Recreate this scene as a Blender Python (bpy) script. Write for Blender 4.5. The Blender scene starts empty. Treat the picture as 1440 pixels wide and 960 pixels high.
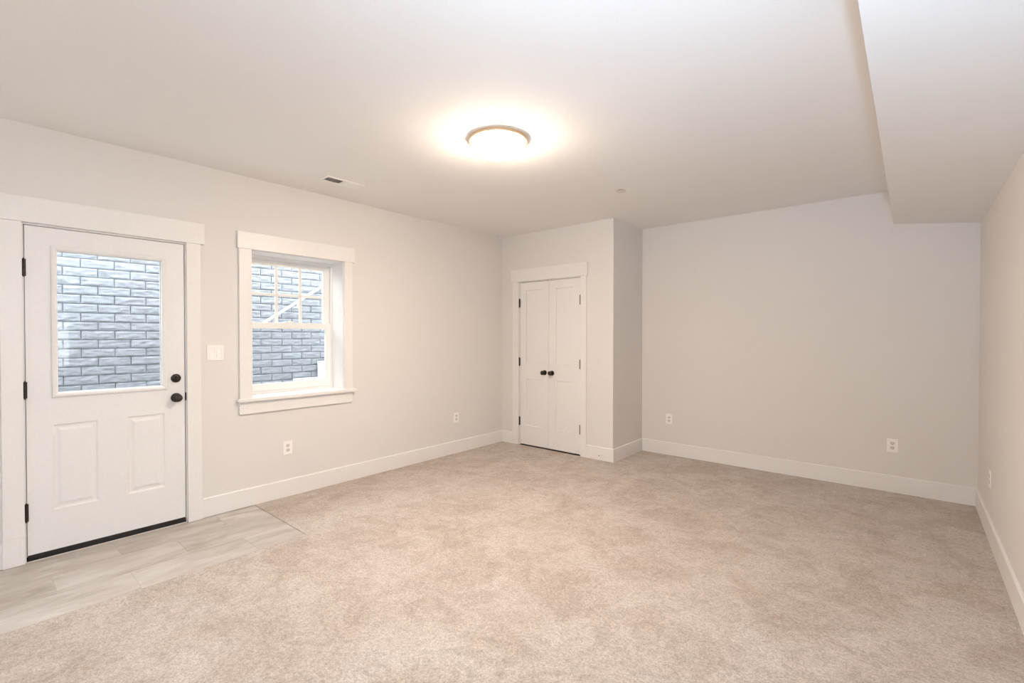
import bpy, bmesh, math, random
from mathutils import Vector, Matrix, noise

S = bpy.context.scene
C = S.collection
random.seed(7)

# ------------------------------------------------------------------ camera
cam_d = bpy.data.cameras.new('camera')
cam = bpy.data.objects.new('camera', cam_d)
C.objects.link(cam)
S.camera = cam
F_PX, YAW, PITCH, ROLL, EYE = 661.354, 40.3595, 0.6612, 0.0196, 1.38
cam_d.sensor_fit = 'HORIZONTAL'
cam_d.sensor_width = 36.0
cam_d.lens = 36.0 * F_PX / 1440.0
cam_d.clip_start = 0.05
y, t, r = math.radians(YAW), math.radians(PITCH), math.radians(ROLL)
Fv = Vector((-math.sin(y) * math.cos(t), math.cos(y) * math.cos(t), -math.sin(t)))
Rv = Vector((math.cos(y), math.sin(y), 0))
Uv = Rv.cross(Fv)
R2 = Rv * math.cos(r) + Uv * math.sin(r)
U2 = -Rv * math.sin(r) + Uv * math.cos(r)
cam.matrix_world = Matrix(((R2.x, U2.x, -Fv.x, 0), (R2.y, U2.y, -Fv.y, 0), (R2.z, U2.z, -Fv.z, EYE), (0, 0, 0, 1)))

# ------------------------------------------------------------------ light and exposure
S.view_settings.view_transform = 'Standard'
S.view_settings.look = 'None'
S.view_settings.gamma = 1.0
S.view_settings.use_curve_mapping = False
S.view_settings.exposure = 0.05
SKY_STRENGTH = 12.0
LAMP_STRENGTH = 250.0
ADDED_LAMP_STRENGTH = 46.0  # added lamp behind the camera
FLASH_W = 325.0
FLASH_CONE, FLASH_LOC, FLASH_DIR = 150, (0.09, -0.15, 1.58), (0.14, 0.62, 1.0)
FLASH_COLOR = (0.55, 0.755, 1.0)
LAMP_COLOR = (1.0, 0.81, 0.63)
ADDED_LAMP_COLOR = (1.0, 0.81, 0.63)
S.cycles.diffuse_bounces = 8
S.cycles.max_bounces = 14
S.cycles.transparent_max_bounces = 16
S.cycles.sample_clamp_indirect = 6.0

world = bpy.data.worlds.new('overcast_sky')
S.world = world
world.use_nodes = True
wn = world.node_tree
wb = wn.nodes['Background']
wb.inputs['Color'].default_value = (0.92, 0.955, 1.0, 1)
wb.inputs['Strength'].default_value = SKY_STRENGTH


# the photographer's flash on the camera, tipped up so that it bounces off the ceiling
fl = bpy.data.lights.new('bounced_camera_flash', 'SPOT')
fl.energy, fl.color = FLASH_W, FLASH_COLOR
fl.spot_size, fl.spot_blend, fl.shadow_soft_size = math.radians(FLASH_CONE), 1.0, 0.06
fo = bpy.data.objects.new('bounced_camera_flash', fl)
C.objects.link(fo)
fo.location = FLASH_LOC
fo.rotation_euler = Vector(FLASH_DIR).to_track_quat('-Z', 'Y').to_euler()

# ------------------------------------------------------------------ room dimensions (metres)
XL, XD = -4.0966, 0.4185        # left and right wall faces
YA, YC = 4.6244, 5.349          # closet front and back wall faces
XB = -2.4811                    # closet side face
YR = -2.2                       # wall behind the camera
H = 2.665
SOF = [(-0.1284, H), (-0.1284, 2.368), (XD, 2.2966)]   # soffit section


def ML(u, v, w): return Vector((XL + w, u, v))          # left wall, w into the room
def MC(u, v, w): return Vector((u, YA - w, v))          # closet front
def MB(u, v, w): return Vector((u, YC - w, v))          # back wall
def MR(u, v, w): return Vector((XD - w, u, v))          # right wall
def MS(u, v, w): return Vector((XB + w, u, v))          # closet side wall
def MH(u, v, w): return Vector((u, YR + w, v))          # wall behind the camera
def MO(u, v, w): return Vector((w, u, v))               # local plate frame facing +X


# ------------------------------------------------------------------ materials
def new_mat(name, base, rough=0.5, metal=0.0, spec=0.5):
    m = bpy.data.materials.new(name)
    m.use_nodes = True
    b = m.node_tree.nodes['Principled BSDF']
    b.inputs['Base Color'].default_value = (*base, 1)
    b.inputs['Roughness'].default_value = rough
    b.inputs['Metallic'].default_value = metal
    b.inputs['Specular IOR Level'].default_value = spec
    return m, m.node_tree, b


def noise_node(nt, scale, detail=2, rough=0.5, vec=None, dist=0.0):
    n = nt.nodes.new('ShaderNodeTexNoise')
    n.inputs['Scale'].default_value = scale
    n.inputs['Detail'].default_value = detail
    n.inputs['Roughness'].default_value = rough
    n.inputs['Distortion'].default_value = dist
    if vec is not None:
        nt.links.new(vec, n.inputs['Vector'])
    return n


def ramp(nt, fac, stops):
    n = nt.nodes.new('ShaderNodeValToRGB')
    e = n.color_ramp.elements
    while len(e) < len(stops):
        e.new(0.5)
    for el, (p, c) in zip(e, stops):
        el.position = p
        el.color = (*c, 1)
    nt.links.new(fac, n.inputs['Fac'])
    return n


def mixc(nt, blend, fac, a, b):
    n = nt.nodes.new('ShaderNodeMix')
    n.data_type = 'RGBA'
    n.blend_type = blend
    if isinstance(fac, float):
        n.inputs[0].default_value = fac
    else:
        nt.links.new(fac, n.inputs[0])
    nt.links.new(a, n.inputs[6])
    nt.links.new(b, n.inputs[7])
    return n.outputs[2]


def obj_coords(nt, scale=(1, 1, 1)):
    tc = nt.nodes.new('ShaderNodeTexCoord')
    mp = nt.nodes.new('ShaderNodeMapping')
    mp.inputs['Scale'].default_value = scale
    nt.links.new(tc.outputs['Object'], mp.inputs['Vector'])
    return mp.outputs['Vector']


def add_bump(nt, b, height, strength, dist):
    n = nt.nodes.new('ShaderNodeBump')
    n.inputs['Strength'].default_value = strength
    n.inputs['Distance'].default_value = dist
    nt.links.new(height, n.inputs['Height'])
    nt.links.new(n.outputs['Normal'], b.inputs['Normal'])


def painted(name, base, rough, scale, strength, spec=0.4):
    m, nt, b = new_mat(name, base, rough, 0, spec)
    v = obj_coords(nt)
    n = noise_node(nt, scale, 3, 0.6, v)
    k = tuple(c * 0.97 for c in base)
    rp = ramp(nt, n.outputs['Fac'], [(0.3, k), (0.7, base)])
    nt.links.new(rp.outputs['Color'], b.inputs['Base Color'])
    add_bump(nt, b, n.outputs['Fac'], strength, 0.001)
    return m


M_WALL = painted('wall_paint', (0.735, 0.71, 0.685), 0.75, 220, 0.15, 0.25)
M_CEIL = painted('ceiling_paint', (0.86, 0.85, 0.84), 0.9, 160, 0.2, 0.1)
M_TRIM = painted('trim_paint', (0.80, 0.785, 0.765), 0.38, 60, 0.05)
M_DOOR = painted('door_paint', (0.79, 0.78, 0.77), 0.42, 50, 0.05)
M_PLASTIC = painted('white_plastic', (0.90, 0.88, 0.85), 0.35, 40, 0.02)
M_VINYL = painted('window_vinyl', (0.82, 0.82, 0.80), 0.35, 40, 0.02)
M_RECEPT = painted('receptacle_nylon', (0.68, 0.64, 0.60), 0.4, 40, 0.02)
M_SLOT = painted('grey_slot', (0.30, 0.27, 0.25), 0.6, 40, 0.02)
M_BRONZE, nt, b = new_mat('oil_rubbed_bronze', (0.022, 0.017, 0.014), 0.5, 0.25)
n = noise_node(nt, 90, 3, 0.6, obj_coords(nt))
rp = ramp(nt, n.outputs['Fac'], [(0.35, (0.016, 0.012, 0.010)), (0.7, (0.04, 0.03, 0.024))])
nt.links.new(rp.outputs['Color'], b.inputs['Base Color'])
M_RUBBER = painted('black_rubber', (0.02, 0.018, 0.017), 0.7, 80, 0.1)
M_NICKEL, nt, b = new_mat('brushed_nickel', (0.86, 0.64, 0.42), 0.45, 0.9)
n = noise_node(nt, 60, 2, 0.5, obj_coords(nt, (1, 1, 40)))
add_bump(nt, b, n.outputs['Fac'], 0.05, 0.001)
M_DARKDUCT = painted('duct_interior', (0.12, 0.11, 0.105), 0.7, 30, 0.1)


def lamp_mat(name, strength, color):
    m = bpy.data.materials.new(name)
    m.use_nodes = True
    nt = m.node_tree
    b = nt.nodes['Principled BSDF']
    b.inputs['Base Color'].default_value = (0.9, 0.88, 0.84, 1)
    b.inputs['Roughness'].default_value = 0.3
    b.inputs['Emission Color'].default_value = (*color, 1)
    # the bulbs sit in the middle: the bottom of the bowl glows most, its rim least
    tcz = nt.nodes.new('ShaderNodeTexCoord')
    sz = nt.nodes.new('ShaderNodeSeparateXYZ')
    mr = nt.nodes.new('ShaderNodeMapRange')
    mr.interpolation_type = 'SMOOTHSTEP'
    mr.inputs['From Min'].default_value = -0.024
    mr.inputs['From Max'].default_value = -0.115
    mr.inputs['To Min'].default_value = strength * 0.03
    mr.inputs['To Max'].default_value = strength
    nt.links.new(tcz.outputs['Object'], sz.inputs[0])
    nt.links.new(sz.outputs['Z'], mr.inputs['Value'])
    nt.links.new(mr.outputs['Result'], b.inputs['Emission Strength'])
    # alabaster clouding of the glass
    n = noise_node(nt, 9, 3, 0.5, obj_coords(nt))
    rp = ramp(nt, n.outputs['Fac'], [(0.3, (0.86, 0.84, 0.80)), (0.7, (0.93, 0.91, 0.88))])
    nt.links.new(rp.outputs['Color'], b.inputs['Base Color'])
    return m


def glass_mat():
    m = bpy.data.materials.new('pane_glass')
    m.use_nodes = True
    nt = m.node_tree
    nt.nodes.remove(nt.nodes['Principled BSDF'])
    out = nt.nodes['Material Output']
    tr = nt.nodes.new('ShaderNodeBsdfTransparent')
    tr.inputs['Color'].default_value = (0.97, 0.985, 0.98, 1)
    gl = nt.nodes.new('ShaderNodeBsdfGlossy')
    gl.inputs['Roughness'].default_value = 0.01
    fr = nt.nodes.new('ShaderNodeFresnel')
    fr.inputs['IOR'].default_value = 1.5
    # the fresnel node inverts its ratio on back faces; undo that so that a thin pane does not mirror internally
    ge = nt.nodes.new('ShaderNodeNewGeometry')
    mi = nt.nodes.new('ShaderNodeMapRange')
    mi.inputs['To Min'].default_value = 1.5
    mi.inputs['To Max'].default_value = 1.0 / 1.5
    nt.links.new(ge.outputs['Backfacing'], mi.inputs['Value'])
    nt.links.new(mi.outputs['Result'], fr.inputs['IOR'])
    mx = nt.nodes.new('ShaderNodeMixShader')
    nt.links.new(fr.outputs['Fac'], mx.inputs['Fac'])
    nt.links.new(tr.outputs['BSDF'], mx.inputs[1])
    nt.links.new(gl.outputs['BSDF'], mx.inputs[2])
    nt.links.new(mx.outputs['Shader'], out.inputs['Surface'])
    return m


M_GLASS = glass_mat()

# carpet: mottled beige cut pile, brushed in different directions
M_CARPET, nt, b = new_mat('beige_carpet', (0.5, 0.42, 0.34), 0.95, 0, 0.1)
v = obj_coords(nt)
n1 = noise_node(nt, 2.6, 6, 0.68, v, 0.7)
n2 = noise_node(nt, 10.0, 6, 0.74, v, 1.6)
n3 = noise_node(nt, 62, 3, 0.7, v)
n4 = noise_node(nt, 150, 2, 0.7, v)
c1 = ramp(nt, n1.outputs['Fac'], [(0.40, (0.55, 0.466, 0.397)), (0.58, (0.65, 0.578, 0.516))])
c2 = ramp(nt, n2.outputs['Fac'], [(0.38, (0.83, 0.815, 0.80)), (0.58, (1.0, 1.0, 1.0))])
c3 = ramp(nt, n3.outputs['Fac'], [(0.32, (0.66, 0.645, 0.63)), (0.60, (1.0, 1.0, 1.0))])
c4 = ramp(nt, n4.outputs['Fac'], [(0.32, (0.60, 0.585, 0.57)), (0.60, (1.0, 1.0, 1.0))])
col = mixc(nt, 'MULTIPLY', 1.0, c1.outputs['Color'], c2.outputs['Color'])
col = mixc(nt, 'MULTIPLY', 0.8, col, c3.outputs['Color'])
col = mixc(nt, 'MULTIPLY', 0.8, col, c4.outputs['Color'])
nt.links.new(col, b.inputs['Base Color'])
b.inputs['Sheen Weight'].default_value = 0.15
b.inputs['Sheen Roughness'].default_value = 0.6
mth = nt.nodes.new('ShaderNodeMath')
mth.operation = 'ADD'
nt.links.new(n3.outputs['Fac'], mth.inputs[0])
nt.links.new(n4.outputs['Fac'], mth.inputs[1])
add_bump(nt, b, mth.outputs[0], 0.55, 0.006)

# stone-look porcelain tile
M_TILE, nt, b = new_mat('stone_tile', (0.5, 0.45, 0.39), 0.45, 0, 0.4)
v = obj_coords(nt, (6, 1.8, 1))
isl = nt.nodes.new('ShaderNodeNewGeometry')
cmb = nt.nodes.new('ShaderNodeVectorMath')
cmb.operation = 'ADD'
sc_ = nt.nodes.new('ShaderNodeVectorMath')
sc_.operation = 'SCALE'
sc_.inputs['Scale'].default_value = 40
cx = nt.nodes.new('ShaderNodeCombineXYZ')
for k in range(3):
    nt.links.new(isl.outputs['Random Per Island'], cx.inputs[k])
nt.links.new(cx.outputs[0], sc_.inputs[0])
nt.links.new(v, cmb.inputs[0])
nt.links.new(sc_.outputs[0], cmb.inputs[1])
n1 = noise_node(nt, 1.3, 6, 0.6, cmb.outputs[0], 0.8)
n2 = noise_node(nt, 30, 3, 0.6, cmb.outputs[0])
c1 = ramp(nt, n1.outputs['Fac'], [(0.30, (0.40, 0.35, 0.30)), (0.5, (0.53, 0.49, 0.45)), (0.68, (0.63, 0.60, 0.565))])
c2 = ramp(nt, n2.outputs['Fac'], [(0.3, (0.93, 0.93, 0.93)), (0.6, (1, 1, 1))])
ci = ramp(nt, isl.outputs['Random Per Island'], [(0.0, (0.90, 0.89, 0.88)), (1.0, (1.0, 1.0, 1.0))])
col = mixc(nt, 'MULTIPLY', 1.0, c1.outputs['Color'], c2.outputs['Color'])
col = mixc(nt, 'MULTIPLY', 1.0, col, ci.outputs['Color'])
nt.links.new(col, b.inputs['Base Color'])
M_GROUT = painted('tile_grout', (0.56, 0.52, 0.46), 0.9, 200, 0.2)

# painted split-face brick
M_BRICK, nt, b = new_mat('grey_painted_brick', (0.30, 0.34, 0.38), 0.75, 0, 0.3)
v = obj_coords(nt)
n1 = noise_node(nt, 14, 5, 0.65, v)
n2 = noise_node(nt, 80, 3, 0.6, v)
c1 = ramp(nt, n1.outputs['Fac'], [(0.3, (0.170, 0.185, 0.206)), (0.7, (0.228, 0.245, 0.269))])
nt.links.new(c1.outputs['Color'], b.inputs['Base Color'])
add_bump(nt, b, n2.outputs['Fac'], 0.4, 0.004)
M_CONCRETE = painted('pale_concrete', (0.74, 0.745, 0.75), 0.85, 40, 0.3)
M_RAIL = painted('white_rail_paint', (0.85, 0.86, 0.87), 0.4, 50, 0.05)


# ------------------------------------------------------------------ mesh helpers
def box(bm, M, u0, u1, v0, v1, w0, w1, bevel=0.0, seg=1):
    vs = [bm.verts.new(M(u, v, w)) for w in (w0, w1) for v in (v0, v1) for u in (u0, u1)]
    q = [(0, 1, 3, 2), (4, 6, 7, 5), (0, 4, 5, 1), (2, 3, 7, 6), (0, 2, 6, 4), (1, 5, 7, 3)]
    fs = [bm.faces.new([vs[i] for i in f]) for f in q]
    if bevel > 0:
        es = list({e for f in fs for e in f.edges})
        bmesh.ops.bevel(bm, geom=es, offset=bevel, segments=seg, profile=0.5, affect='EDGES')
    return fs


def lathe(bm, M, uc, vc, prof, n=32, axis='w'):
    """prof: (radius, w) pairs; radius 0 closes to a pole"""
    rings = []
    for (rad, w) in prof:
        if rad < 1e-6:
            rings.append([bm.verts.new(M(uc, vc, w))])
        else:
            rings.append([bm.verts.new(M(uc + rad * math.cos(2 * math.pi * k / n), vc + rad * math.sin(2 * math.pi * k / n), w)) for k in range(n)])
    for a, c in zip(rings[:-1], rings[1:]):
        for k in range(n):
            k2 = (k + 1) % n
            if len(a) == 1 and len(c) == 1:
                continue
            if len(a) == 1:
                bm.faces.new((a[0], c[k], c[k2]))
            elif len(c) == 1:
                bm.faces.new((a[k], a[k2], c[0]))
            else:
                bm.faces.new((a[k], a[k2], c[k2], c[k]))


def tube(bm, p0, p1, rad, n=14):
    p0, p1 = Vector(p0), Vector(p1)
    d = (p1 - p0).normalized()
    a = d.orthogonal().normalized()
    c = d.cross(a)
    ra = [bm.verts.new(p0 + rad * (a * math.cos(2 * math.pi * k / n) + c * math.sin(2 * math.pi * k / n))) for k in range(n)]
    rb = [bm.verts.new(p1 + rad * (a * math.cos(2 * math.pi * k / n) + c * math.sin(2 * math.pi * k / n))) for k in range(n)]
    for k in range(n):
        bm.faces.new((ra[k], ra[(k + 1) % n], rb[(k + 1) % n], rb[k]))
    bm.faces.new(ra[::-1])
    bm.faces.new(rb)


def prism(bm, pts, axis_pts):
    """extrude the polygon pts (list of Vectors) by the vector axis_pts"""
    a = [bm.verts.new(p) for p in pts]
    c = [bm.verts.new(p + axis_pts) for p in pts]
    n = len(pts)
    for k in range(n):
        bm.faces.new((a[k], a[(k + 1) % n], c[(k + 1) % n], c[k]))
    bm.faces.new(a[::-1])
    bm.faces.new(c)


def panelled_slab(bm, M, rect, panels, holes, w0, w1):
    """slab with nested-ring panels on its front (w1) face and rectangular through holes
    panels: (u0,u1,v0,v1,[(inset,depth),...]) ; holes: (u0,u1,v0,v1)"""
    U0, U1, V0, V1 = rect
    us = sorted({U0, U1, *[p[i] for p in panels for i in (0, 1)], *[h[i] for h in holes for i in (0, 1)]})
    vs = sorted({V0, V1, *[p[i] for p in panels for i in (2, 3)], *[h[i] for h in holes for i in (2, 3)]})
    cache = {}

    def V(u, v, w):
        k = (round(u, 5), round(v, 5), round(w, 5))
        if k not in cache:
            cache[k] = bm.verts.new(M(u, v, w))
        return cache[k]

    def quad(u0, u1, v0, v1, w):
        bm.faces.new((V(u0, v0, w), V(u1, v0, w), V(u1, v1, w), V(u0, v1, w)))

    def inside(r_, u, v): return r_[0] < u < r_[1] and r_[2] < v < r_[3]
    for u0, u1 in zip(us[:-1], us[1:]):
        for v0, v1 in zip(vs[:-1], vs[1:]):
            cu, cv = (u0 + u1) / 2, (v0 + v1) / 2
            if any(inside(h, cu, cv) for h in holes):
                continue
            quad(u0, u1, v0, v1, w0)
            if any(inside(p, cu, cv) for p in panels):
                continue
            quad(u0, u1, v0, v1, w1)
    # outer rim, following the cuts so that the mesh stays closed
    for u0, u1 in zip(us[:-1], us[1:]):
        for vv in (V0, V1):
            bm.faces.new((V(u0, vv, w0), V(u1, vv, w0), V(u1, vv, w1), V(u0, vv, w1)))
    for v0, v1 in zip(vs[:-1], vs[1:]):
        for uu in (U0, U1):
            bm.faces.new((V(uu, v0, w0), V(uu, v1, w0), V(uu, v1, w1), V(uu, v0, w1)))
    for h in holes:
        hu = [u for u in us if h[0] <= u <= h[1]]
        hv = [v for v in vs if h[2] <= v <= h[3]]
        for a, c in zip(hu[:-1], hu[1:]):
            for vv in (h[2], h[3]):
                bm.faces.new((V(a, vv, w0), V(c, vv, w0), V(c, vv, w1), V(a, vv, w1)))
        for a, c in zip(hv[:-1], hv[1:]):
            for uu in (h[0], h[1]):
                bm.faces.new((V(uu, a, w0), V(uu, c, w0), V(uu, c, w1), V(uu, a, w1)))
    for (u0, u1, v0, v1, prof) in panels:
        prev = (u0, u1, v0, v1, w1)
        for ins, dep in prof:
            cur = (u0 + ins, u1 - ins, v0 + ins, v1 - ins, w1 + dep)

            def cs(q): return [V(q[0], q[2], q[4]), V(q[1], q[2], q[4]), V(q[1], q[3], q[4]), V(q[0], q[3], q[4])]
            A, B = cs(prev), cs(cur)
            for k in range(4):
                bm.faces.new((A[k], A[(k + 1) % 4], B[(k + 1) % 4], B[k]))
            prev = cur
        quad(*prev)


def frame_ring(bm, M, u0, u1, v0, v1, width, w0, w1, bevel=0.0, bottom=None, top=None):
    """four mitre-less members of a rectangular frame; outer rectangle u0..v1"""
    bt, tp = bottom or width, top or width
    box(bm, M, u0, u0 + width, v0, v1, w0, w1, bevel)
    box(bm, M, u1 - width, u1, v0, v1, w0, w1, bevel)
    box(bm, M, u0 + width, u1 - width, v0, v0 + bt, w0, w1, bevel)
    box(bm, M, u0 + width, u1 - width, v1 - tp, v1, w0, w1, bevel)


def link_obj(name, bm, mats, parent=None, loc=(0, 0, 0), smooth=None):
    """bm is in world space; the object sits at loc (top level) or at its parent's origin"""
    bmesh.ops.recalc_face_normals(bm, faces=bm.faces[:])
    base = Vector(loc)
    if parent is not None:
        base = parent_world(parent)
    bmesh.ops.translate(bm, verts=bm.verts[:], vec=-base)
    me = bpy.data.meshes.new(name)
    bm.to_mesh(me)
    bm.free()
    for m in (mats if isinstance(mats, (list, tuple)) else [mats]):
        me.materials.append(m)
    o = bpy.data.objects.new(name, me)
    C.objects.link(o)
    if parent is not None:
        o.parent = parent
    else:
        o.location = loc
    if smooth:
        for p in me.polygons:
            p.use_smooth = True
        if smooth < 180:
            me.set_sharp_from_angle(angle=math.radians(smooth))
    return o


def parent_world(o):
    w = Vector((0, 0, 0))
    while o is not None:
        w += o.location
        o = o.parent
    return w


def empty(name, loc):
    o = bpy.data.objects.new(name, None)
    C.objects.link(o)
    o.location = loc
    o.empty_display_size = 0.1
    return o


def tag(o, label, cat, group=None, kind=None):
    o['label'] = label
    o['category'] = cat
    if group:
        o['group'] = group
    if kind:
        o['kind'] = kind
    return o


def part(name, mats, parent, build, smooth=None, label=None):
    bm = bmesh.new()
    build(bm)
    o = link_obj(name, bm, mats, parent, smooth=smooth)
    if label:
        o['label'] = label
    return o


def struct(name, mats, build, label, cat, loc=(0, 0, 0), smooth=None):
    bm = bmesh.new()
    build(bm)
    return tag(link_obj(name, bm, mats, None, loc, smooth), label, cat, kind='structure')


def dup(root, loc, rotz, label=None, group=None):
    q = root.copy()
    C.objects.link(q)
    q.location = loc
    q.rotation_euler = (0, 0, rotz)
    if label:
        q['label'] = label
    if group:
        q['group'] = group
    for ch in list(root.children):
        c = ch.copy()
        C.objects.link(c)
        c.parent = q
        for g in list(ch.children):
            d = g.copy()
            C.objects.link(d)
            d.parent = c
    return q


# ------------------------------------------------------------------ room shell
WT = 0.26                       # left wall thickness
DOOR = (0.237, 1.105, 0.0, 2.075)        # rough openings u0,u1,v0,v1
WIN = (1.535, 2.37, 0.862, 2.09)
YE = YC + 0.15


def wall_with_openings(bm, M, u0, u1, v0, v1, w0, w1, ops):
    ops = sorted(ops)
    cur = u0
    for (a, c, d, e) in ops:
        box(bm, M, cur, a, v0, v1, w0, w1)
        if d > v0 + 1e-4:
            box(bm, M, a, c, v0, d, w0, w1)
        if e < v1 - 1e-4:
            box(bm, M, a, c, e, v1, w0, w1)
        cur = c
    box(bm, M, cur, u1, v0, v1, w0, w1)


struct('wall_left', M_WALL, lambda bm: wall_with_openings(bm, ML, YR - 0.15, YE, -0.1, H, -WT, 0, [DOOR, WIN]),
       'long light grey wall on the left with the glazed door and the window', 'wall')
struct('wall_back', M_WALL, lambda bm: box(bm, MB, XL, XD + 0.2, -0.1, H, -0.15, 0),
       'light grey far wall right of the closet with two outlets', 'wall')
SWIN = (0.05, 1.02, 0.92, 1.62)  # opening for the added side window
struct('wall_right', M_WALL, lambda bm: wall_with_openings(bm, MR, YR - 0.15, YC, -0.1, H, -0.2, 0, [SWIN]),
       'light grey wall running along the right edge of the picture', 'wall')
PWIN = (-2.95, -1.75, 1.0, 2.1)  # opening for the added rear window
struct('wall_behind', M_WALL, lambda bm: wall_with_openings(bm, MH, XL, XD, -0.1, H, -0.15, 0, [PWIN]),
       'light grey wall behind the camera with an added window', 'wall')
CDO = (-3.80, -2.895, 0.0, 2.075)
struct('wall_closet', M_WALL, lambda bm: wall_with_openings(bm, MC, XL, XB, -0.1, H, -0.12, 0, [CDO]),
       'light grey closet front wall around the white double doors', 'wall')
struct('wall_closet_side', M_WALL, lambda bm: box(bm, MS, YA + 0.12, YC, -0.1, H, -0.12, 0),
       'shaded light grey side wall of the closet bump-out', 'wall')
struct('ceiling', M_CEIL, lambda bm: box(bm, lambda u, v, w: Vector((u, v, w)), XL - WT, XD + 0.2, YR - 0.15, YE, H, H + 0.2),
       'flat white ceiling with one round lamp', 'ceiling')
struct('soffit', M_CEIL, lambda bm: prism(bm, [Vector((SOF[0][0], YR, H)), Vector((SOF[1][0], YR, SOF[1][1])),
                                               Vector((XD, YR, SOF[2][1])), Vector((XD, YR, H))], Vector((0, YC - YR, 0))),
       'dropped white ceiling soffit along the right wall', 'soffit')

# floors
TX, TY = -3.197, 1.557          # edge of the tiled entry
def carpet_build(bm):
    f = lambda u, v, w: Vector((u, v, w))
    box(bm, f, TX, XD, YR, YC, -0.10, 0)
    box(bm, f, XL, TX, TY, YC, -0.10, 0)
struct('floor', M_CARPET, carpet_build, 'mottled beige cut-pile carpet covering the room floor', 'floor')


def tile_build(bm):
    f = lambda u, v, w: Vector((u, v, w))
    top = -0.004
    rows = [(-4.0966, -3.7915, 0.655), (-3.7915, -3.4860, 0.333), (-3.4860, TX, 0.640)]
    for (x0, x1, y0) in rows:
        k0 = math.floor((YR - y0) / 0.61)
        for k in range(k0, 4):
            a, c = y0 + k * 0.61, y0 + (k + 1) * 0.61
            a, c = max(a, YR), min(c, TY)
            if c - a < 0.02:
                continue
            box(bm, f, x0 + 0.0015, x1 - 0.0015, a + 0.0015, c - 0.0015, -0.02, top, 0.0008)
    n0 = len(bm.faces)
    for fc in box(bm, f, XL, TX, YR, TY, -0.10, -0.0062):
        fc.material_index = 1
struct('floor_entry', [M_TILE, M_GROUT], tile_build, 'greige stone-look tile strip in front of the glazed door', 'floor')
# slab that carries the door leaf outside edge
struct('trim_threshold', M_RUBBER, lambda bm: box(bm, ML, 0.257, 1.085, -0.1, 0.012, -WT, -0.004, 0.002),
       'dark threshold under the glazed entry door', 'threshold')


# baseboards
BH, BT = 0.146, 0.014
def bb(bm, M, u0, u1, h=BH):
    # flat board with a small eased top edge
    pr_ = [(0, 0), (BT, 0), (BT, h - 0.006), (BT - 0.005, h), (0, h)]
    a = [bm.verts.new(M(u0, v, w)) for (w, v) in pr_]
    c = [bm.verts.new(M(u1, v, w)) for (w, v) in pr_]
    n = len(pr_)
    for k in range(n):
        bm.faces.new((a[k], a[(k + 1) % n], c[(k + 1) % n], c[k]))
    bm.faces.new(a)
    bm.faces.new(c[::-1])
def bb_left(bm):
    bb(bm, ML, 1.184, YA)
    bb(bm, ML, YR, 0.156)
struct('baseboard_left', M_TRIM, bb_left, 'white baseboard along the left wall', 'baseboard')
def bb_closet(bm):
    bb(bm, MC, XL + BT, -3.905)
    bb(bm, MC, -2.813, XB + BT)
struct('baseboard_closet', M_TRIM, bb_closet, 'white baseboard either side of the closet doors', 'baseboard')
struct('baseboard_closet_side', M_TRIM, lambda bm: bb(bm, MS, YA, YC), 'white baseboard on the closet side wall', 'baseboard')
struct('baseboard_back', M_TRIM, lambda bm: bb(bm, MB, XB + BT, XD), 'white baseboard along the far wall', 'baseboard')
struct('baseboard_right', M_TRIM, lambda bm: bb(bm, MR, YR, YC - BT), 'white baseboard along the right wall', 'baseboard')


# ------------------------------------------------------------------ entry door
def hinge_build(M, u, v0, v1, w, leaf):
    def f(bm):
        # barrel of three knuckles with finial balls and two leaf edges
        n = 3
        hgt = (v1 - v0) / n
        for k in range(n):
            a, c = v0 + k * hgt + 0.0006, v0 + (k + 1) * hgt - 0.0006
            tube(bm, M(u, a, w), M(u, c, w), 0.0065, 12)
        for vv, s in ((v0, -1), (v1, 1)):
            tube(bm, M(u, vv, w), M(u, vv + s * 0.006, w), 0.004, 10)
        box(bm, M, u - 0.010, u + 0.010, v0, v1, w - 0.0075, w - 0.003)
    return f


d1 = tag(empty('door_1', (XL, 0.66, 0.0)), 'white half-glazed entry door with two lower panels', 'door', kind='structure')
PANEL = [(0.010, -0.007), (0.022, -0.007), (0.040, -0.001), (0.044, -0.001)]
LH = (0.385, 0.963, 1.008, 1.934)
part('slab', M_DOOR, d1, lambda bm: panelled_slab(bm, ML, (0.262, 1.080, 0.036, 2.052),
     [(0.376, 0.592, 0.290, 0.823, PANEL), (0.744, 0.957, 0.293, 0.825, PANEL)], [LH], -0.045, 0.0))
def lite_frame(bm):
    # stepped plastic frame clamped round the glass
    u0, u1, v0, v1 = 0.374, 0.974, 0.992, 1.944
    steps = [(0.0, 0.0), (0.003, 0.010), (0.012, 0.013), (0.022, 0.011), (0.030, 0.004), (0.031, -0.018)]
    loops = []
    for ins, w in steps:
        loops.append([bm.verts.new(ML(*q, w)) for q in ((u0 + ins, v0 + ins), (u1 - ins, v0 + ins), (u1 - ins, v1 - ins), (u0 + ins, v1 - ins))])
    for a, c in zip(loops[:-1], loops[1:]):
        for k in range(4):
            bm.faces.new((a[k], a[(k + 1) % 4], c[(k + 1) % 4], c[k]))
    frame_ring(bm, ML, u0, u1, v0, v1, 0.030, -0.056, -0.0455)
lf = part('lite_frame', M_DOOR, d1, lite_frame)
part('glass_pane', M_GLASS, lf, lambda bm: box(bm, ML, 0.386, 0.962, 1.009, 1.933, -0.026, -0.020))
for (a, c) in ((1.743, 1.846), (1.000, 1.100), (0.250, 0.356)):
    part('hinge', M_BRONZE, d1, hinge_build(ML, 0.2575, a, c, 0.0095, None), 40, 'dark bronze butt hinge')
part('sweep', M_RUBBER, d1, lambda bm: box(bm, ML, 0.264, 1.078, 0.0135, 0.0385, -0.040, 0.0015, 0.001), None, 'black rubber door sweep')
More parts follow.
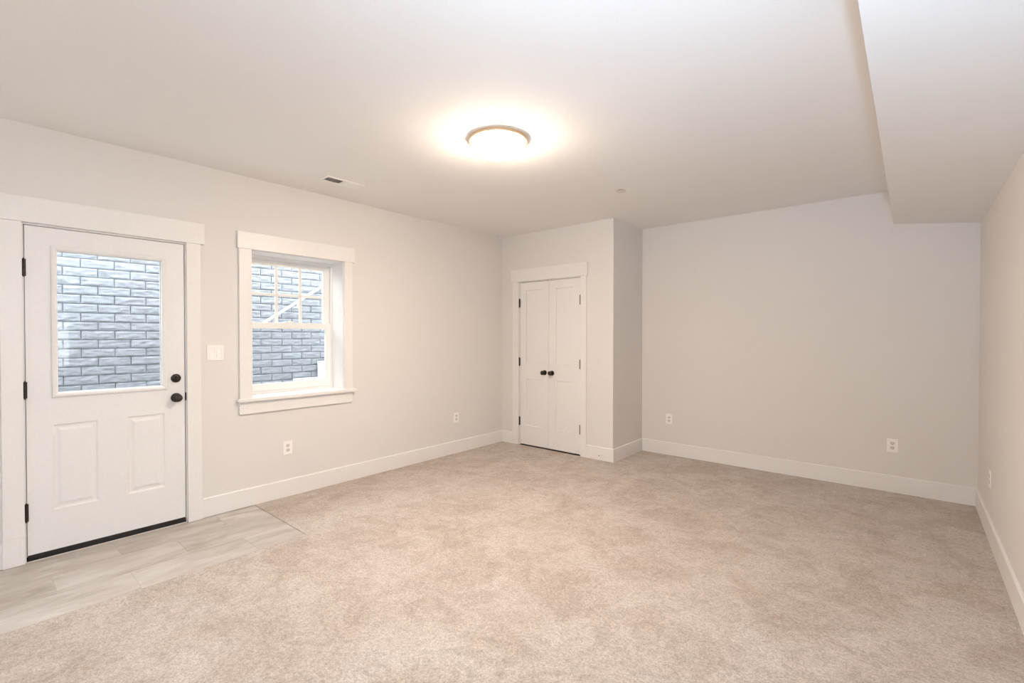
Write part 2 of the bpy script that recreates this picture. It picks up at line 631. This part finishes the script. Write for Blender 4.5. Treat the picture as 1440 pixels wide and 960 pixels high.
def bolt_build(bm):
    lathe(bm, ML, 1.026, 1.072, [(0, 0.0), (0.031, 0.0), (0.0315, 0.004), (0.028, 0.009), (0.018, 0.012), (0.0165, 0.020), (0.012, 0.0235), (0, 0.024)], 28)
db = part('deadbolt', M_BRONZE, d1, bolt_build, 35, 'dark bronze deadbolt')
part('thumb_turn', M_BRONZE, db, lambda bm: box(bm, ML, 1.0225, 1.0295, 1.054, 1.090, 0.020, 0.036, 0.003, 2), 50)
kb = part('rosette', M_BRONZE, d1, lambda bm: lathe(bm, ML, 1.026, 0.930, [(0, 0), (0.033, 0), (0.0335, 0.004), (0.030, 0.009), (0.014, 0.012), (0, 0.012)], 28), 35, 'dark bronze rosette')
part('knob', M_BRONZE, kb, lambda bm: lathe(bm, ML, 1.026, 0.930, [(0.0125, 0.010), (0.012, 0.028), (0.018, 0.034), (0.0265, 0.042), (0.0285, 0.050), (0.0265, 0.058), (0.019, 0.064), (0.009, 0.0665), (0, 0.067)], 28), 60)

t1 = tag(empty('trim_1', (XL, 0.67, 0.0)), 'white flat casing around the glazed entry door', 'casing', kind='structure')
CW = 0.020
part('head_casing', M_TRIM, t1, lambda bm: box(bm, ML, 0.135, 1.209, 2.068, 2.223, 0, 0.026, 0.0015))
part('side_casing', M_TRIM, t1, lambda bm: box(bm, ML, 0.158, 0.250, 0.168, 2.068, 0, CW, 0.0015))
part('side_casing', M_TRIM, t1, lambda bm: box(bm, ML, 1.092, 1.184, 0.166, 2.068, 0, CW, 0.0015))
part('plinth_block', M_TRIM, t1, lambda bm: box(bm, ML, 0.156, 0.250, -0.003, 0.168, 0, CW + 0.002, 0.002))
part('plinth_block', M_TRIM, t1, lambda bm: box(bm, ML, 1.092, 1.186, -0.003, 0.166, 0, CW + 0.002, 0.002))
def jamb1(bm):
    box(bm, ML, 0.237, 0.2565, -0.003, 2.0745, -WT, -0.001)
    box(bm, ML, 1.0855, 1.105, -0.003, 2.0745, -WT, -0.001)
    box(bm, ML, 0.2565, 1.0855, 2.057, 2.0745, -WT, -0.001)
    # door stop behind the leaf
    box(bm, ML, 0.2565, 0.270, 0.013, 2.057, -0.085, -0.050)
    box(bm, ML, 1.072, 1.0855, 0.013, 2.057, -0.085, -0.050)
    box(bm, ML, 0.270, 1.072, 2.043, 2.057, -0.085, -0.050)
jb = part('jamb', M_TRIM, t1, jamb1)
part('strike_plate', M_BRONZE, jb, lambda bm: box(bm, ML, 1.0838, 1.0900, 0.903, 0.962, -0.012, 0.0012, 0.0008), None, 'dark bronze strike plate')

# ------------------------------------------------------------------ window
w1 = tag(empty('window_1', (XL, 1.95, 0.75)), 'white double-hung window with six-light grille in its upper sash', 'window', kind='structure')
part('head_casing', M_TRIM, w1, lambda bm: box(bm, ML, 1.437, 2.464, 2.081, 2.216, 0, 0.026, 0.0015))
part('side_casing', M_TRIM, w1, lambda bm: box(bm, ML, 1.449, 1.543, 0.878, 2.081, 0, CW, 0.0015))
part('side_casing', M_TRIM, w1, lambda bm: box(bm, ML, 2.361, 2.442, 0.878, 2.081, 0, CW, 0.0015))
part('window_sill', M_TRIM, w1, lambda bm: (box(bm, ML, 1.430, 2.464, 0.8485, 0.878, 0.0, 0.046, 0.005, 2),
                                          box(bm, ML, 1.536, 2.369, 0.8625, 0.878, -WT + 0.06, 0.001)))
part('apron', M_TRIM, w1, lambda bm: box(bm, ML, 1.446, 2.440, 0.750, 0.8485, 0, 0.018, 0.0015))
def jamb_w(bm):
    box(bm, ML, 1.5355, 1.551, 0.878, 2.0895, -0.195, -0.001)
    box(bm, ML, 2.354, 2.3695, 0.878, 2.0895, -0.195, -0.001)
    box(bm, ML, 1.551, 2.354, 2.0755, 2.0895, -0.195, -0.001)
part('jamb', M_TRIM, w1, jamb_w)
part('window_frame', M_VINYL, w1, lambda bm: (frame_ring(bm, ML, 1.551, 2.354, 0.879, 2.0755, 0.012, -WT, -0.196, 0.001, 0.022, 0.030)))
us_ = part('upper_sash', M_VINYL, w1, lambda bm: frame_ring(bm, ML, 1.5635, 2.3415, 1.452, 2.045, 0.062, -0.254, -0.229, 0.002, 0.048, 0.044))
def grille(bm):
    for uc in (1.846, 2.062):
        box(bm, ML, uc - 0.014, uc + 0.014, 1.500, 2.001, -0.247, -0.239, 0.002)
    box(bm, ML, 1.6255, 2.2795, 1.736, 1.760, -0.2472, -0.2388, 0.002)
part('grille', M_VINYL, us_, grille)
part('glass_pane', M_GLASS, us_, lambda bm: box(bm, ML, 1.624, 2.281, 1.499, 2.002, -0.2455, -0.2405))
ls_ = part('lower_sash', M_VINYL, w1, lambda bm: frame_ring(bm, ML, 1.5635, 2.3415, 0.902, 1.499, 0.052, -0.2275, -0.2, 0.002, 0.062, 0.054))
part('glass_pane', M_GLASS, ls_, lambda bm: box(bm, ML, 1.6145, 2.2905, 0.963, 1.446, -0.2165, -0.2115))
def lock(bm):
    box(bm, ML, 1.915, 1.985, 1.4985, 1.507, -0.224, -0.203, 0.002)
    lathe(bm, lambda u, v, w: ML(u, w, v), 1.95, -0.2135, [(0, 1.507), (0.011, 1.507), (0.010, 1.516), (0, 1.517)], 16)
    box(bm, ML, 1.950, 1.985, 1.510, 1.516, -0.219, -0.207, 0.002)
part('sash_lock', M_VINYL, ls_, lock)

# ------------------------------------------------------------------ closet doors
REC = [(0.0012, -0.010), (0.004, -0.0115)]
def closet_leaf(name, u0, u1, pu, hinge_u, knob_u, label):
    dr = tag(empty(name, ((u0 + u1) / 2, YA, 0.0)), label, 'door', kind='structure')
    part('slab', M_DOOR, dr, lambda bm: panelled_slab(bm, MC, (u0, u1, 0.015, 2.052),
         [(pu[0], pu[1], 1.036, 1.950, REC), (pu[0], pu[1], 0.254, 0.846, REC)], [], -0.038, -0.003))
    for (a, c) in ((1.745, 1.850), (1.004, 1.106), (0.252, 0.356)):
        part('hinge', M_BRONZE, dr, hinge_build(MC, hinge_u, a, c, 0.0095, None), 40, 'dark bronze butt hinge')
    rs = part('rosette', M_BRONZE, dr, lambda bm: lathe(bm, MC, knob_u, 0.934, [(0, -0.003), (0.030, -0.003), (0.0305, 0.002), (0.027, 0.007), (0.012, 0.010), (0, 0.010)], 28), 35, 'dark bronze rosette')
    part('knob', M_BRONZE, rs, lambda bm: lathe(bm, MC, knob_u, 0.934, [(0.0115, 0.008), (0.011, 0.026), (0.017, 0.032), (0.025, 0.040), (0.027, 0.048), (0.025, 0.056), (0.018, 0.062), (0.008, 0.0645), (0, 0.065)], 28), 60)
    return dr
closet_leaf('door_2', -3.7945, -3.3485, (-3.696, -3.439), -3.7985, -3.408, 'left leaf of the white two-panel closet double door')
closet_leaf('door_3', -3.3455, -2.8995, (-3.244, -3.003), -2.8965, -3.298, 'right leaf of the white two-panel closet double door')
t2 = tag(empty('trim_2', (-3.35, YA, 0.0)), 'white flat casing around the closet double doors', 'casing', kind='structure')
part('head_casing', M_TRIM, t2, lambda bm: box(bm, MC, -3.925, -2.797, 2.066, 2.221, 0, 0.026, 0.0015))
part('side_casing', M_TRIM, t2, lambda bm: box(bm, MC, -3.905, -3.807, 0.166, 2.066, 0, CW, 0.0015))
part('side_casing', M_TRIM, t2, lambda bm: box(bm, MC, -2.888, -2.813, 0.166, 2.066, 0, CW, 0.0015))
part('plinth_block', M_TRIM, t2, lambda bm: box(bm, MC, -3.907, -3.807, 0.0, 0.166, 0, CW + 0.002, 0.002))
part('plinth_block', M_TRIM, t2, lambda bm: box(bm, MC, -2.888, -2.811, 0.0, 0.166, 0, CW + 0.002, 0.002))
def jamb2(bm):
    box(bm, MC, -3.7998, -3.7975, 0.0, 2.0745, -0.12, -0.001)
    box(bm, MC, -2.8975, -2.8952, 0.0, 2.0745, -0.12, -0.001)
    box(bm, MC, -3.7975, -2.8975, 2.057, 2.0745, -0.12, -0.001)
    box(bm, MC, -3.7975, -2.8975, 2.043, 2.057, -0.07, -0.042)
part('jamb', M_TRIM, t2, jamb2)
for u in (-3.372, -3.322):
    part('ball_catch', M_BRONZE, t2, lambda bm, u=u: box(bm, MC, u - 0.014, u + 0.014, 2.0525, 2.0565, -0.032, -0.008, 0.001), None, 'dark ball catch')

# ------------------------------------------------------------------ plates
def make_outlet(name, loc, rotz, label, group=None):
    o = tag(empty(name, (0, 0, 0)), label, 'outlet', group)
    part('wall_plate', M_PLASTIC, o, lambda bm: box(bm, MO, -0.0400, 0.0400, -0.0590, 0.0590, 0, 0.0055, 0.003, 2))
    for s in (-1, 1):
        vc = s * 0.0195
        def rec(bm):
            # rounded receptacle face
            n = 24
            ring = []
            for k in range(n):
                a = 2 * math.pi * k / n
                ring.append((0.0172 * math.cos(a), max(-0.0138, min(0.0138, 0.0172 * math.sin(a)))))
            a_ = [bm.verts.new(MO(u, vc + v, 0.004)) for u, v in ring]
            b_ = [bm.verts.new(MO(u, vc + v, 0.0068)) for u, v in ring]
            for k in range(n):
                bm.faces.new((a_[k], a_[(k + 1) % n], b_[(k + 1) % n], b_[k]))
            bm.faces.new(b_)
            for (u0, u1, v0, v1) in ((-0.0080, -0.0050, -0.001, 0.008), (0.0050, 0.0080, -0.001, 0.008), (-0.0028, 0.0028, -0.0105, -0.0050)):
                for f in box(bm, MO, u0, u1, vc + v0, vc + v1, 0.0066, 0.0070):
                    f.material_index = 1
        part('receptacle', [M_RECEPT, M_SLOT], o, rec)
    part('screw', M_PLASTIC, o, lambda bm: lathe(bm, MO, 0, 0, [(0.0035, 0.005), (0.0032, 0.0065), (0, 0.0068)], 14))
    o.location = loc
    o.rotation_euler = (0, 0, rotz)
    return o
G_OUT = 'duplex outlets around the room'
oa = make_outlet('electrical_outlet', (XL, 1.831, 0.417), 0, 'white duplex outlet below the window on the left wall', G_OUT)
dup(oa, (XL, 3.800, 0.418), 0, 'white duplex outlet on the left wall nearest the closet corner', G_OUT)
dup(oa, (-2.143, YC, 0.416), -math.pi / 2, 'white duplex outlet on the far wall just right of the closet', G_OUT)
dup(oa, (-0.122, YC, 0.412), -math.pi / 2, 'white duplex outlet on the far wall nearest the right corner', G_OUT)
dup(oa, (XD, 4.55, 0.405), math.pi, 'white duplex outlet low on the right wall seen edge-on', G_OUT)

sw = tag(empty('light_switch', (0, 0, 0)), 'white double rocker switch between the entry door and the window', 'light switch')
part('wall_plate', M_PLASTIC, sw, lambda bm: (frame_ring(bm, MO, -0.0575, 0.0575, -0.0585, 0.0585, 0.018, 0, 0.006, 0.0015, 0.024, 0.024),
                                             box(bm, MO, -0.006, 0.006, -0.036, 0.036, 0, 0.006, 0.001),
                                             box(bm, MO, -0.041, 0.041, -0.036, 0.036, 0, 0.002)))
for uc in (-0.0228, 0.0228):
    def rocker(bm, uc=uc):
        prism(bm, [Vector((0.002, uc - 0.0158, -0.0335)), Vector((0.0085, uc - 0.0158, -0.0335)), Vector((0.0052, uc - 0.0158, 0.0)),
                   Vector((0.0048, uc - 0.0158, 0.0335)), Vector((0.002, uc - 0.0158, 0.0335))], Vector((0, 0.0316, 0)))
    part('rocker', M_PLASTIC, sw, rocker)
sw.location = (XL, 1.2815, 1.250)

ds = tag(empty('door_stop', (-2.622, YA - BT, 0.06)), 'tiny door stop on the closet baseboard by the outside corner', 'door stop')
part('stop_base', M_RECEPT, ds, lambda bm: lathe(bm, MC, -2.622, 0.060, [(0, BT), (0.009, BT), (0.009, BT + 0.003), (0.004, BT + 0.005), (0.0035, BT + 0.035), (0, BT + 0.035)], 16), 40)
part('rubber_tip', M_SLOT, ds, lambda bm: lathe(bm, MC, -2.622, 0.060, [(0.0045, BT + 0.034), (0.0065, BT + 0.037), (0.0065, BT + 0.044), (0.004, BT + 0.047), (0, BT + 0.047)], 16), 40)


# ------------------------------------------------------------------ ceiling things
def flush_lamp(loc, strength, color, label):
    def MD(u, v, w): return Vector((loc[0] + u, loc[1] + v, H - w))
    o = tag(empty('flush_mount_lamp', (loc[0], loc[1], H)), label, 'ceiling lamp')
    part('canopy', M_NICKEL, o, lambda bm: lathe(bm, MD, 0, 0, [(0, 0), (0.186, 0), (0.190, 0.004), (0.1935, 0.013), (0.1945, 0.019), (0.1925, 0.023), (0.186, 0.0245), (0.180, 0.022), (0, 0.020)], 72), 35)
    n = 12
    prof = [(0.178 * math.cos(a), 0.023 + 0.098 * math.sin(a)) for a in [math.pi / 2 * k / n for k in range(n)]] + [(0, 0.121)]
    part('glass_bowl', lamp_mat('frosted_bowl_glass', strength, color), o, lambda bm: lathe(bm, MD, 0, 0, prof, 72), 180, 'lit frosted glass bowl')
    return o
flush_lamp((-2.069, 2.295), LAMP_STRENGTH, LAMP_COLOR, 'lit round flush ceiling lamp with nickel rim and frosted bowl')
flush_lamp((-2.069, -0.55), ADDED_LAMP_STRENGTH, ADDED_LAMP_COLOR, 'added unseen ceiling lamp brightening the room from behind the camera')  # added unseen lamp, put in to brighten the room from behind

# supply register near the left wall
VC = (-3.637, 2.086)
def MV(u, v, w): return Vector((VC[0] + v, VC[1] + u, H - w))
vt = tag(empty('ceiling_vent', (VC[0], VC[1], H)), 'small white ceiling register with one dark louver bank near the left wall', 'vent')
def vframe(bm):
    frame_ring(bm, MV, -0.165, 0.165, -0.066, 0.066, 0.022, 0, 0.006, 0.002)
    box(bm, MV, -0.006, 0.006, -0.044, 0.044, 0, 0.006, 0.001)
part('frame', M_PLASTIC, vt, vframe)
part('duct', M_DARKDUCT, vt, lambda bm: box(bm, MV, -0.143, 0.143, -0.044, 0.044, 0.0002, 0.0008))
for s, cnt in ((-1, 9), (1, 9)):
    def bank(bm, s=s, cnt=cnt):
        for k in range(cnt):
            uc = s * (0.012 + 0.128 * (k + 0.5) / cnt)
            hw = 0.0055
            # thin blades leaning away from the centre bar
            a0, a1 = (uc - s * hw, 0.0014), (uc + s * hw, 0.0075)
            prism(bm, [MV(a0[0], -0.044, a0[1]), MV(a0[0], 0.044, a0[1]), MV(a1[0], 0.044, a1[1]), MV(a1[0], -0.044, a1[1])], Vector((0, 0.0008, -0.0004)))
    part('louver_bank', M_PLASTIC, vt, bank)

sp = tag(empty('sprinkler_cover', (-1.965, 3.80, H)), 'small round cover plate on the ceiling in front of the closet', 'sprinkler cover')
def MSp(u, v, w): return Vector((-1.965 + u, 3.80 + v, H - w))
part('cover_plate', M_RECEPT, sp, lambda bm: lathe(bm, MSp, 0, 0, [(0.030, 0.006), (0.042, 0.006), (0.0425, 0.0085), (0.038, 0.0105), (0, 0.0115)], 32), 40)
part('cup', M_DARKDUCT, sp, lambda bm: lathe(bm, MSp, 0, 0, [(0, 0.0), (0.030, 0.0), (0.031, 0.006), (0, 0.006)], 32), 40)

# ------------------------------------------------------------------ added windows behind and beside the camera (unseen)
def added_window(name, M, op, label, mull):
    u0, u1, v0, v1 = op
    o = tag(empty(name, M((u0 + u1) / 2, v0, 0)), label, 'window', kind='structure')
    def fr(bm):
        frame_ring(bm, M, u0 + 0.001, u1 - 0.001, v0 + 0.001, v1 - 0.001, 0.05, -0.10, -0.05, 0.002)
        for u in mull:
            box(bm, M, u - 0.03, u + 0.03, v0 + 0.05, v1 - 0.05, -0.10, -0.05, 0.002)
    part('window_frame', M_VINYL, o, fr)
    def cs(bm):
        frame_ring(bm, M, u0 - 0.09, u1 + 0.09, v0 - 0.09, v1 + 0.09, 0.09, 0.0, 0.02, 0.0015)
    part('casing', M_TRIM, o, cs)
    part('glass_pane', M_GLASS, o, lambda bm: box(bm, M, u0 + 0.049, u1 - 0.049, v0 + 0.049, v1 - 0.049, -0.078, -0.072))
added_window('added_window_rear', MH, PWIN, 'added unseen window letting daylight in behind the camera', (-2.35,))  # added unseen window, lets sky light in from behind
added_window('added_window_side', MR, SWIN, 'small added window beside the camera, reflected in the entry door glass', ())  # added unseen window, makes the bright patch mirrored in the door glass

# ------------------------------------------------------------------ areaway outside
BX = -5.30
CO, LEN = 0.0755, 0.2195
def brick_build(bm):
    z0 = 2.027 - 30 * CO
    y_first = 0.882 - 12 * LEN
    for k in range(34):
        za, zb = z0 + k * CO, z0 + (k + 1) * CO
        # rows whose centre is at 1.99 carry head joints at 0.882 + n * LEN
        off = 0.0 if (k - 29) % 2 == 0 else LEN / 2
        for j in range(-1, 36):
            ya, yb = y_first + off + j * LEN, y_first + off + (j + 1) * LEN
            nu, nv = 12, 6
            g = 0.0032
            seed = Vector((j * 3.7, k * 5.1, 0.3))
            base = 0.006 * noise.noise(seed * 1.37)
            grid = []
            for b_ in range(nv + 1):
                row = []
                for a_ in range(nu + 1):
                    yy = ya + g + (yb - ya - 2 * g) * a_ / nu
                    zz = za + g + (zb - za - 2 * g) * b_ / nv
                    edge = min(a_, nu - a_) == 0 or min(b_, nv - b_) == 0
                    d = (0.008 if edge else 0.013) + base + (0.003 if edge else 0.008) * noise.noise(Vector((yy * 17, zz * 42, k * 2.3 + j)))
                    row.append(bm.verts.new((BX + d, yy, zz)))
                grid.append(row)
            for b_ in range(nv):
                for a_ in range(nu):
                    bm.faces.new((grid[b_][a_], grid[b_][a_ + 1], grid[b_ + 1][a_ + 1], grid[b_ + 1][a_]))
            # sides back to the mortar
            loop = grid[0] + [rw[-1] for rw in grid[1:]] + grid[-1][-2::-1] + [rw[0] for rw in grid[-2:0:-1]]
            bk = [bm.verts.new((BX - 0.006, q.co.y, q.co.z)) for q in loop]
            n = len(loop)
            for q in range(n):
                bm.faces.new((loop[q], bk[q], bk[(q + 1) % n], loop[(q + 1) % n]))
    box(bm, lambda u, v, w: Vector((w, u, v)), y_first - LEN, y_first + 37 * LEN, z0, z0 + 34 * CO, BX - 0.25, BX - 0.003)
struct('retaining_wall', M_BRICK, brick_build, 'grey painted rock-face brick wall outside the door and window', 'brick wall')

struct('added_wall_outside', M_CONCRETE, lambda bm: (box(bm, lambda u, v, w: Vector((w, u, v)), -3.2, 2.5, -0.1, 2.35, 2.9, 3.15),  # added unseen wall, dims the sky outside the added windows
                                                     box(bm, lambda u, v, w: Vector((u, w, v)), -4.4, 2.9, -0.1, 2.35, -3.6, -3.2)),
       'added unseen concrete wall cutting sky light at the added windows', 'light blocker')

ST_T, ST_R = 0.285, 0.185
def stairs(bm):
    pts = [Vector((-4.40, 2.42 - 4 * ST_T, -0.06))]
    for k in range(11):
        yk = 2.42 + (k - 4) * ST_T
        zk = 0.905 + (k - 4) * ST_R
        pts.append(Vector((-4.40, yk, zk)))
        pts.append(Vector((-4.40, yk + ST_T, zk)))
    pts.append(Vector((-4.40, pts[-1].y, -0.06)))
    prism(bm, pts, Vector((BX + 0.03 + 4.40, 0, 0)))
struct('areaway_steps', M_CONCRETE, stairs, 'pale concrete steps outside climbing to the right below the window', 'steps')
struct('ground_areaway', M_CONCRETE, lambda bm: box(bm, lambda u, v, w: Vector((u, v, w)), BX, XL - WT, -2.2, 5.4, -0.25, -0.06),
       'concrete landing floor outside the entry door', 'ground')

hr = tag(empty('handrail', (BX + 0.07, 2.05, 1.49)), 'white sloping handrail on the grey brick wall outside the window', 'handrail')
def rail_pt(yy): return Vector((BX + 0.075, yy, 1.525 + (yy - 2.10) * 0.672))
part('rail', M_RAIL, hr, lambda bm: tube(bm, rail_pt(2.07), rail_pt(3.6), 0.013), 40)
for yy in (2.45, 3.30):
    part('bracket', M_RAIL, hr, lambda bm, yy=yy: (tube(bm, rail_pt(yy) + Vector((0, 0, -0.012)), rail_pt(yy) + Vector((-0.0, 0, -0.06)), 0.007),
                                                  tube(bm, rail_pt(yy) + Vector((0.0, 0, -0.057)), Vector((BX + 0.004, yy, rail_pt(yy).z - 0.057)), 0.007)), 40)
